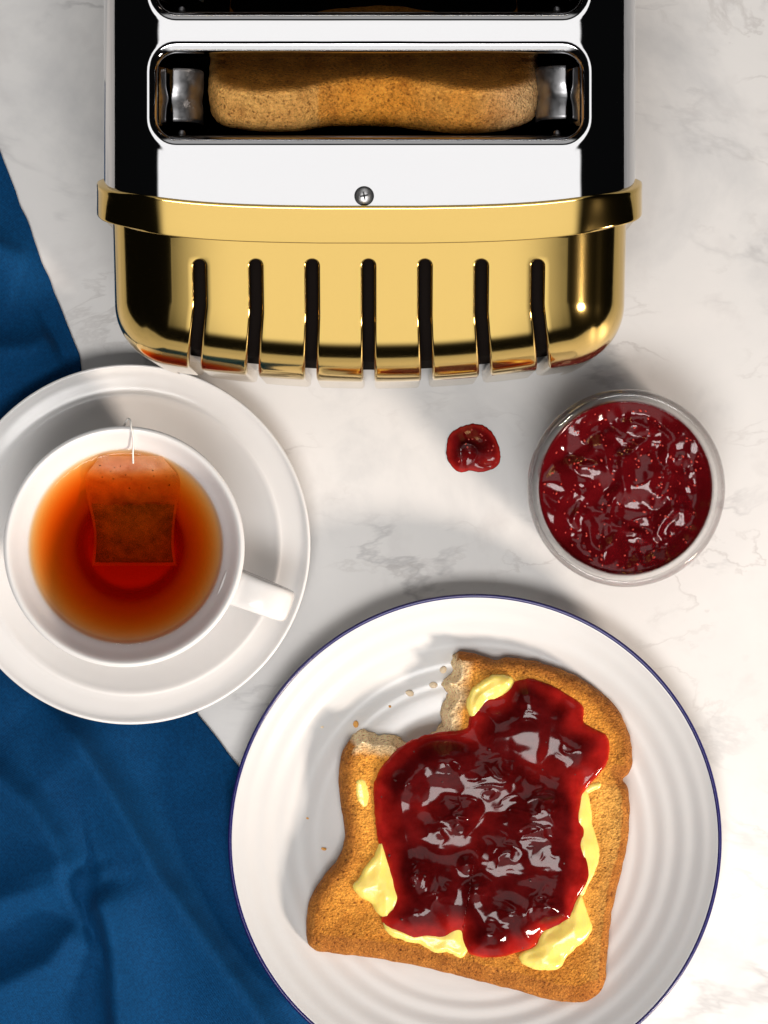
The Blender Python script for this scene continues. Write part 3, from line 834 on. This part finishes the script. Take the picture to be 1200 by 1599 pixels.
def blob(name, pts, zb, height, mat, parent, n=160, rings=22, edge=.0022, lump=None, center=None, zfun=None, sink=.0006, thin=.62, wide=4):
    """a dollop with a traced outline: rounded lip, lumpy top, lying on zfun"""
    o3 = resample(spline([P(a, b, zb) for a, b in pts], 6, True), n); 
    for p in o3: p.x += .0005*nz(p.x, p.y, 240, 12) + .0003*nz(p.x, p.y, 700, 3); p.y += .0005*nz(p.x, p.y, 240, 31) + .0003*nz(p.x, p.y, 700, 8)
    poly = resample(o3, 110)
    c = Vector((sum(p.x for p in o3)/n, sum(p.y for p in o3)/n, 0)) if center is None else P(center[0], center[1], zb); c.z = 0
    vs = []
    def zz(q, de):
        base = zfun(q) if zfun else zb
        t = min(de/edge, 1); lip = math.sqrt(max(0, 1-(1-t)**2))
        h = height*(thin*lip + (1-thin)*sstep(0, edge*wide, de))
        if lump: h += lump(q, de)*sstep(0, edge*(1.6 if thin > .5 else 3.5), de)
        return base - sink + h
    fr_ = [1, .996, .99, .98, .965] + [.945*(1-i/rings) for i in range(rings)]
    for p in o3:
        vs.append(Vector((p.x, p.y, (zfun(p) if zfun else zb)-sink-.0012)))
        qs = [c+(Vector((p.x, p.y, 0))-c)*fk for fk in fr_]
        for q, fk, de in zip(qs, fr_, seg_dist_many(qs, poly)): q.z = zz(q, 0 if fk == 1 else de); vs.append(q)
    m = len(fr_)+1; fs = []
    for i in range(n):
        j = (i+1) % n
        for k in range(m-1): fs.append((i*m+k, j*m+k, j*m+k+1, i*m+k+1))
    q = c.copy(); q.z = zz(q, seg_dist(q, poly)); vs.append(q); ci = len(vs)-1
    for i in range(n): fs.append((i*m+m-1, ((i+1) % n)*m+m-1, ci))
    fs.append(tuple(i*m for i in range(n)))
    org = parent.location if parent else Vector((c.x, c.y, 0))
    ob = mesh(name, [p-org for p in vs], fs, mat, parent)
    if not parent: ob.location = org
    fixn(ob); return ob, zz, poly, c

ZJ = .022
BUT = [
 ([(728,1100),(735,1078),(752,1062),(775,1052),(797,1055),(803,1066),(797,1078),(780,1088),(762,1098),(748,1118),(735,1120)], .0048, None),
 ([(556,1222),(566,1217),(575,1228),(577,1248),(570,1260),(561,1256),(556,1240)], .0013, None),
 ([(596,1310),(606,1335),(620,1362),(628,1395),(622,1420),(606,1437),(592,1428),(578,1410),(562,1400),(549,1383),(562,1368),(572,1352),(584,1335)], .0042, (600, 1385)),
 ([(600,1440),(640,1450),(690,1445),(722,1440),(735,1470),(732,1485),(722,1496),(700,1488),(680,1487),(655,1475),(630,1468),(608,1460)], .0032, None),
 ([(850,1450),(885,1425),(900,1402),(908,1396),(916,1418),(925,1448),(918,1466),(900,1480),(888,1492),(876,1510),(858,1516),(838,1514),(815,1506),(812,1490),(835,1475)], .0046, (868, 1470)),
 ([(905,1230),(918,1236),(924,1265),(926,1290),(936,1320),(934,1350),(921,1378),(910,1400),(890,1390),(888,1330),(892,1260)], .0030, None),
 ([(905,1232),(922,1226),(940,1222),(938,1230),(922,1238),(908,1242)], .0022, None),
]
for i, (pts, h, cc) in enumerate(BUT):
    sd = 11.0*i+3
    def lump(q, de, sd=sd, h=h): return h*.34*nz(q.x, q.y, 130, sd) + h*.05*nz(q.x, q.y, 300, sd+5)
    blob('butter', pts, ZJ, h*.78, M['butter'], toast, 110, 14, .0020, lump, cc, lambda q: toast_top(q, None, False), .0003)
JAM = [(800,1066),(830,1060),(865,1072),(895,1090),(912,1106),(914,1130),(944,1146),(953,1165),(948,1195),(930,1219),(915,1236),(911,1262),(917,1300),(922,1340),(920,1375),(902,1408),(898,1435),(880,1450),(850,1458),(838,1480),(800,1492),(765,1497),(735,1490),(722,1475),(719,1458),(690,1467),(650,1467),(615,1456),(597,1441),(600,1426),(606,1412),(608,1388),(600,1350),(590,1310),(585,1270),(583,1235),(592,1205),(615,1176),(650,1153),(690,1143),(727,1138),(733,1122),(738,1102),(757,1089),(785,1085)]
MOUND = [(640,1222,26,.0030),(715,1272,30,.0026),(848,1272,52,.0034),(860,1420,42,.0040),(645,1368,34,.0030),(680,1400,30,.0022),(815,1085,40,.0024),(745,1388,22,.0024),(730,1350,18,.002),(775,1215,40,.0022),(700,1190,34,.0016),(790,1330,40,.0012),(900,1170,34,.0012),(770,1470,34,.0022),(640,1440,30,.0012),(870,1340,30,.0010),(680,1300,24,.0012),(800,1420,26,.002)]
MW = [(P(a, b, .025), r*K(.025), h*.85) for a, b, r, h in MOUND]
def jam_lump(q, de):
    h = 0; wk = 0
    for c, r, a in MW:
        d2 = ((q.x-c.x)**2+(q.y-c.y)**2)/(r*r)
        if d2 < 6: g = math.exp(-d2*1.6); h += a*g; wk = max(wk, g*a/.003)
    x = q.x+.0025*nz(q.x, q.y, 110, 2); y = q.y+.0025*nz(q.x, q.y, 110, 7)
    wr_ = 1-abs(nz(x, y*1.6, 190, 21.0))*2.4
    h += .0007*max(wr_, 0)**2*min(wk, 1)*sstep(.002, .010, de)
    h += .0014*nz(q.x, q.y, 50, 14) + .0004*nz(x, y, 120, 3)
    return h
def jam_base(q):
    return toast_top(q, None, False) + .0006
jam, jz, jpoly, jc = blob('jam', JAM, .0245, .0052, M['jam'], toast, 330, 110, .0020, jam_lump, (752, 1285), jam_base, .0006, .32, 6)
# deep red where it lies thick, bright red where it is thin enough to see through
jt = []
pts_ = [v_.co + toast.location for v_ in jam.data.vertices]
for q, de in zip(pts_, seg_dist_many(pts_, jpoly)):
    th = max(0, q.z - toast_top(q, .02, False)) + .0004*nz(q.x, q.y, 200, 9)
    k = sstep(.0004, .0026, th); c = lerp3((.62, .05, .014), (.30, .010, .008), k); c = lerp3(c, (.066, .0028, .0032), sstep(.0018, .0056, th)); jt.append(c)
set_tone(jam, jt)
# the seeds in the jam
ico = bmesh.new(); bmesh.ops.create_icosphere(ico, subdivisions=1, radius=1); IV = [v_.co.copy() for v_ in ico.verts]; IF = [tuple(v_.index for v_ in f_.verts) for f_ in ico.faces]; ico.free()
def seeds(name, spots, mat, parent, org):
    vs, fs = [], []
    for (p, rx, ry, rz, a) in spots:
        off = len(vs); m = Matrix.Rotation(a, 3, 'Z') @ Matrix.Rotation(random.uniform(-.5, .5), 3, 'X')
        for q in IV: vs.append(p + m @ Vector((q.x*rx, q.y*ry, q.z*rz)) - org)
        fs += [tuple(off+i for i in t) for t in IF]
    o = mesh(name, vs, fs, mat, parent); o['kind'] = 'stuff'; return o
sp_ = []
while len(sp_) < 100:
    i = random.randrange(len(jpoly)); p = jpoly[i]; t = random.uniform(.25, .97)
    q = jc + (Vector((p.x, p.y, 0))-jc)*math.sqrt(t); de = seg_dist(q, jpoly)
    if de < .0012: continue
    q.z = jz(q, de) - random.uniform(.0002, .0012); r = random.uniform(.0004, .0007)
    sp_.append((q, r, r*1.25, r, random.uniform(0, 6)))
seeds('seeds', sp_, M['darkseed'], jam, toast.location)

# ------------------------------------------------------------------ plate
RP = 385*K(.022)
plate_p = [(0, .0058), (.030, .0058), (.052, .0060)]
for i in range(1, 61):
    t = i/60; r = .052+(RP-.0012-.052)*t
    z = .0060 + .0155*t**1.55
    rd = (r/RP)
    z += .00019*math.sin((rd-.60)*2*math.pi/.078)*sstep(.60, .68, rd)*(1-sstep(.93, .985, rd))
    plate_p.append((r, z))
top_z = plate_p[-1][1]
under = [(RP-.0004, top_z-.0008), (RP-.0012, top_z-.0018)] + [(.052+(RP-.003-.052)*t, .0040+.0142*t**1.55) for t in (.95, .9, .8, .7, .6, .5, .4, .3, .2, .1, .0)] + [(.050, .0008), (.048, .0004), (.046, .0008), (.045, .0032), (.0, .0034)]
plate = empty('plate', (PLT.x, PLT.y, 0), 'round white enamel plate with thin navy rim holding the toast', 'plate')
v, f = lathe(plate_p+under, 180); o = mesh('dish', v, f, M['enamel'], plate); fixn(o)
rim = [Vector(((RP-.0006), top_z-.0002, 0)) for _ in range(1)]
vs, fs = [], []; n1, n2 = 200, 10
for i in range(n1):
    a = 2*math.pi*i/n1; rr = .00078*(1+.10*nz(math.cos(a), math.sin(a), 3.0, 2))
    for j in range(n2):
        b = 2*math.pi*j/n2; r = RP-.0006+rr*1.05*math.cos(b); vs.append(Vector((r*math.cos(a), r*math.sin(a), top_z-.0003+rr*math.sin(b))))
for i in range(n1):
    for j in range(n2): fs.append((i*n2+j, ((i+1) % n1)*n2+j, ((i+1) % n1)*n2+(j+1) % n2, i*n2+(j+1) % n2))
mesh('rim', vs, fs, M['navy'], plate)

# crumbs on the plate
CR_ = [((640,1083), (9,5.5), 'palecrumb', 'pale flat crumb alone on the plate inside the bite'), ((556,1131), (5.5,7), 'crumb', 'brown crumb just above the left tip of the bite'),
       ((506,1326), (6,4), 'crumb', 'tiny brown crumb on the plate left of the toast waist'), ((609,1103), (3,2.4), 'crumb', 'speck of brown crumb in the middle of the bite'),
       ((503,1135), (3.5,2.4), 'palecrumb', 'pale speck of crumb farthest left above the toast'), ((692,1046), (6,8), 'palecrumb', 'pale crumb touching the upper corner of the bite'),
       ((678,1070), (8,6.5), 'palecrumb', 'large pale crumb hanging at the inner side of the bite'), ((480,1278), (3,2), 'crumb', 'minute crumb on the plate beside the left toast edge')]
for (px, py), (a, b), mt, lab in CR_:
    vs = []
    for q in IV: vs.append(Vector((q.x*a*PX, q.y*b*PX, q.z*min(a, b)*PX*.8)) * (1+.9*nz(q.x*1.3+px, q.y*1.3+q.z, 1.4, py*.1)))
    o = mesh('crumb', vs, IF, M[mt], smooth=False); sb = o.modifiers.new('round', 'SUBSURF'); sb.levels = 1; sb.render_levels = 1
    pp = P(px, py, .009); rr = math.hypot(pp.x-PLT.x, pp.y-PLT.y); zpl = .0060 if rr < .052 else .0060+.0155*((rr-.052)/(RP-.052))**1.55
    o.location = (pp.x, pp.y, zpl + min(a, b)*PX*.55); o.rotation_euler = (0, 0, random.uniform(-.4, .4))
    tag(o, lab, 'crumb', 'crumbs on the plate')

# ------------------------------------------------------------------ saucer, cup, tea
RSA = 281*K(.020); SZ = .0026
sa = [(0, .0048), (.026, .0048), (.0285, .0050), (.0300, .0058), (.033, .0064), (.040, .0078), (.050, .0110), (.0565, .0140), (.0590, .0154), (.0602, .0158), (.0614, .0158), (.064, .0162), (.069, .0174), (RSA-.0012, .0187), (RSA-.0004, .0188), (RSA, .0184), (RSA-.0003, .0177), (RSA-.003, .0165), (.060, .0128), (.048, .0075), (.040, .0042), (.039, .0004), (.037, .0), (.0355, .0006), (.035, .0026), (0, .0026)]
sa = [(p.x, p.y) for p in spline(sa, 4)]
v, f = lathe(sa, 160); sau = mesh('saucer', v, f, M['ceramic']); fixn(sau); sau.location = (SAU.x, SAU.y, SZ)
tag(sau, 'wide white porcelain saucer under the teacup', 'saucer')
CZ = SZ+.0050; cupz = .068-CZ
CUPC = (SAU.x+.0002, SAU.y-.0006)
cup = empty('teacup', (CUPC[0], CUPC[1], CZ), 'white porcelain teacup full of amber tea, handle to the lower right', 'cup')
RO = 188.5*K(.068)
inn = [(0, .0050), (.0150, .0052), (.0185, .0066), (.0202, .0120), (.0220, .0195), (.0270, .0280), (.0322, .0365), (.0366, .0440), (.0386, .0490), (.0415, .0540), (.0440, cupz-.0018), (RO-.0021, cupz-.0004)]
outp = [(RO-.0013, cupz), (RO-.0005, cupz-.0003), (RO, cupz-.0011), (RO-.0008, cupz-.0030), (.0442, .0515), (.0415, .0440), (.0382, .0320), (.0325, .0180), (.0262, .0080), (.0235, .0040), (.0235, .0006), (.0225, 0), (.021, .0006), (.0205, .0026), (0, .0028)]
inn_s = [(p.x, p.y) for p in spline(inn, 5)]
cp = inn_s + [(p.x, p.y) for p in spline(outp, 4)]
v, f = lathe(cp, 160); bowl = mesh('bowl', v, f, M['ceramic'], cup); fixn(bowl)
# handle: a flat ribbon loop
hd = (P(458, 940, .05)-P(372, 908, .05)); hd.z = 0; hd.normalize()
hs = Vector((-hd.y, hd.x, 0))
path = spline([Vector((.0425, 0, .0500)), Vector((.0480, 0, .0535)), Vector((.0560, 0, .0545)), Vector((.0635, 0, .0520)), Vector((.0668, 0, .0440)), Vector((.0640, 0, .0340)), Vector((.0560, 0, .0250)), Vector((.0430, 0, .0190)), Vector((.0290, 0, .0165))], 8)
vs, fs = [], []; nn_ = 20
for i, p in enumerate(path):
    t = (path[min(i+1, len(path)-1)]-path[max(i-1, 0)]).normalized(); b = Vector((-t.z, 0, t.x))
    u = i/(len(path)-1); wd = .0073 - .0008*math.sin(u*math.pi) + .0012*(1-sstep(0, .12, u)); th = .0026 + .0012*(1-sstep(0, .1, u))
    for k in range(nn_):
        a = 2*math.pi*k/nn_; ca, sa_ = math.cos(a), math.sin(a)
        x = math.copysign(abs(ca)**.55, ca)*wd; y = math.copysign(abs(sa_)**.7, sa_)*th
        q = p + b*y; vs.append(hd*q.x + hs*x + Vector((0, 0, q.z)))
for i in range(len(path)-1):
    for k in range(nn_): fs.append((i*nn_+k, i*nn_+(k+1) % nn_, (i+1)*nn_+(k+1) % nn_, (i+1)*nn_+k))
fs.append(tuple(range(nn_))); fs.append(tuple(range((len(path)-1)*nn_, len(path)*nn_)))
o = mesh('handle', vs, fs, M['ceramic'], cup); fixn(o)
# tea
TZ = .0560-CZ
def inner_r(z):
    for (r0, z0), (r1, z1) in zip(inn_s, inn_s[1:]):
        if z0 <= z <= z1 and z1 > z0: return r0+(r1-r0)*(z-z0)/(z1-z0)
    return inn_s[-1][0]
rt = inner_r(TZ)
tp = [(0, TZ), (rt*.5, TZ), (rt-.0022, TZ), (rt-.0010, TZ+.00015), (rt-.0002, TZ+.0007), (rt+.0006, TZ+.0008)]
tb = [(r+.0006, z-.0004) for r, z in reversed(inn_s) if z < TZ-.001]
v, f = lathe(tp+tb, 128); tea = mesh('tea', v, f, M['tea']); fixn(tea); tea.location = (CUPC[0], CUPC[1], CZ)
tag(tea, 'clear amber to deep red tea filling the white cup', 'tea')
# teabag
bagc = P(206, 790, .052); bag = empty('teabag', (bagc.x, bagc.y, .046), 'paper teabag steeping in the tea, its string over the rim', 'teabag')
tz = TZ+CZ
def bag_pt(u, v_, side):
    """u -1..1 across, v 0 (top flap) .. 1 (bottom)"""
    wd = .0128 + .0050*sstep(.0, .22, v_) - .0014*sstep(.3, .9, v_) + .0008*math.sin(v_*7)
    y = P(0, 712, .054).y - .0435*v_
    x = bagc.x + u*wd + .0004*nz(u, v_, 4, 2)
    z = tz + .0012 - .0100*sstep(.06, .30, v_) - .0180*max(0, v_-.14) - .0018*u*u*(1-v_)
    fat = .0036*(1-u*u)**.6*sstep(.22, .75, v_)*(1-sstep(.93, 1.0, v_)) + .0006*(1-u*u)
    z += side*fat + .0007*nz(u*2, v_*4, 1.2, 5+side)*(1-abs(u))*(1 if v_ > .2 else 1.4)
    return Vector((x, y, z))
vs = []
for s in (1, -1):
    for i in range(31):
        for j in range(41): vs.append(bag_pt(-1+2*i/30, j/40, s)-bag.location)
fs = grid_faces(31, 41) + [f_[::-1] for f_ in grid_faces(31, 41, 31*41)]
mesh('paper_bag', vs, fs, M['paper'], bag)
vs = []
for s in (1, -1):
    for i in range(31):
        for j in range(31):
            u = -.93+1.86*i/30; v_ = .44+.53*j/30 + .02*nz(u*3, 0, 2, 4)*(1-j/30)
            p = bag_pt(u, v_, s*.86); p.z += -.00035*s+.0004*nz(p.x, p.y, 900, 3); vs.append(p-bag.location)
mesh('tea_leaves', vs, grid_faces(31, 31)+[f_[::-1] for f_ in grid_faces(31, 31, 961)], M['leaves'], bag)
sp_ = []
for k in range(16):
    u, v_ = random.uniform(-.85, .9), random.uniform(.08, .3); p = bag_pt(u, v_, 1); r = random.uniform(.00015, .00032); sp_.append((p, r, r*1.5, r*.6, random.uniform(0, 6)))
seeds('leaf_specks', sp_, M['leaves'], bag, bag.location)
zr = .068
pth = [bag_pt(.05, .07, 1)+Vector((0, 0, .0004)), P(208, 706, .0585), P(209, 690, .064), P(207, 675, .0685), P(205, 666, .0692), P(204, 657, .0680), P(200, 654, .066), P(196, 660, .063), P(194, 668, .058)]
v, f = tube(spline(pth, 6), .00035, 8); mesh('string', local(bag, v), f, M['thread'], bag)

# ------------------------------------------------------------------ jam jar
JC = P(979, 762, .058); jar = empty('jam_jar', (JC.x, JC.y, 0), 'open round glass jar with thick clear rim', 'jar')
RJ = 155*K(.058)
g_out = [(0, .0), (.026, .0), (.031, .0012), (.0345, .0045), (.0368, .0100), (.0372, .030), (.0370, .044), (.0366, .0470), (.0372, .0485), (RJ-.0008, .0498), (RJ, .0515), (RJ, .0545), (RJ-.0004, .0566), (RJ-.0014, .0578), (RJ-.0025, .0580), (RJ-.0036, .0574), (.0346, .0560), (.0343, .0530)]
g_in = [(.0342, .048), (.0340, .030), (.0335, .0110), (.0300, .0060), (.024, .0046), (0, .0042)]
gp = [(p.x, p.y) for p in spline(g_out+g_in, 4)]
v, f = lathe(gp, 160); glass = mesh('glass_wall', v, f, M['glass'], jar); fixn(glass)
JZ = .0515; RJM = .0341
def jtop(x, y):
    r = math.hypot(x, y)
    e = 1-sstep(.80, 1.0, r/RJM)
    xw = x+.004*nz(x, y, 90, 1); yw = y+.004*nz(x, y, 90, 5); h = .0030*nz(xw, yw, 78, 31) + .0013*nz(xw, yw, 165, 9) + .0004*nz(xw, yw, 320, 3)
    return JZ + h*(.25+.75*e) - .0016*e - .0012
vs, fs = [], []; nr, na = 70, 200
for i in range(nr):
    r = RJM*(i+1)/nr
    for j in range(na):
        a = 2*math.pi*j/na; x, y = r*math.cos(a), r*math.sin(a); vs.append(Vector((x, y, jtop(x, y)+(.0010*((r/RJM-.97)/.03)**2 if r > .97*RJM else 0))))
for i in range(nr-1):
    for j in range(na): k = (j+1) % na; fs.append((i*na+j, (i+1)*na+j, (i+1)*na+k, i*na+k))
vs.append(Vector((0, 0, jtop(0, 0)))); ci = len(vs)-1
for j in range(na): fs.append((ci, j, (j+1) % na))
base = (nr-1)*na
for (r, z) in [(.0339, .030), (.0333, .0115), (.0298, .0064), (.020, .0050)]:
    off = len(vs)
    for j in range(na): a = 2*math.pi*j/na; vs.append(Vector((r*math.cos(a), r*math.sin(a), z)))
    for j in range(na): k = (j+1) % na; fs.append((base+j, off+j, off+k, base+k))
    base = off
fs.append(tuple(base+j for j in range(na-1, -1, -1)))
jj = mesh('jar_jam', vs, fs, M['jarjam']); fixn(jj); jj.location = (JC.x, JC.y, 0)
tag(jj, 'dark glossy raspberry jam with seeds filling the glass jar', 'jam')
sp_ = []
for k in range(210):
    r = RJM*.95*math.sqrt(random.random()); a = random.uniform(0, 2*math.pi); x, y = r*math.cos(a), r*math.sin(a)
    s = random.uniform(.00022, .0005); sp_.append((Vector((x, y, jtop(x, y)+random.uniform(-.0004, .00015))), s, s*random.uniform(1.3, 1.9), s*.8, random.uniform(0, 6.3)))
seeds('seeds', sp_, M['seed'], jj, Vector((0, 0, 0)))

# ------------------------------------------------------------------ drop of jam on the marble
DR = [(716,667),(735,662),(757,665),(772,680),(781,702),(780,722),(768,733),(748,738),(735,736),(718,738),(704,725),(698,703),(702,682)]
def dl(q, de): return .0020*nz(q.x, q.y, 100, 40) + .0014*(1-2.2*abs(nz(q.x, q.y, 130, 3))) + .0005*nz(q.x, q.y, 280, 8)
dr, dz, dpoly, dc = blob('jam_drop', DR, .003, .0029, M['jam'], None, 140, 40, .0026, dl, None, lambda q: .0, .0, .34, 4)
for vv in dr.data.vertices:
    if vv.co.z < .0003: vv.co.z = .0003
dt = []
for v_, de in zip(dr.data.vertices, seg_dist_many([v_.co+dr.location for v_ in dr.data.vertices], dpoly)):
    th = v_.co.z; c = lerp3((.42, .018, .014), (.16, .005, .006), sstep(.0004, .0016, th)*sstep(.0001, .0016, de)); dt.append(lerp3(c, (.055, .003, .004), sstep(.0016, .0036, th)))
set_tone(dr, dt)
tag(dr, 'small blob of red jam dropped on the bare marble', 'jam')
sp_ = []
for k in range(14):
    p = dpoly[random.randrange(len(dpoly))]; q = dc+(Vector((p.x, p.y, 0))-dc)*math.sqrt(random.uniform(.05, .7)); de = seg_dist(q, dpoly)
    q.z = dz(q, de)-.0003; s = random.uniform(.0004, .0006); sp_.append((q, s, s*1.5, s, random.uniform(0, 6)))
seeds('seeds', sp_, M['seed'], dr, dr.location)
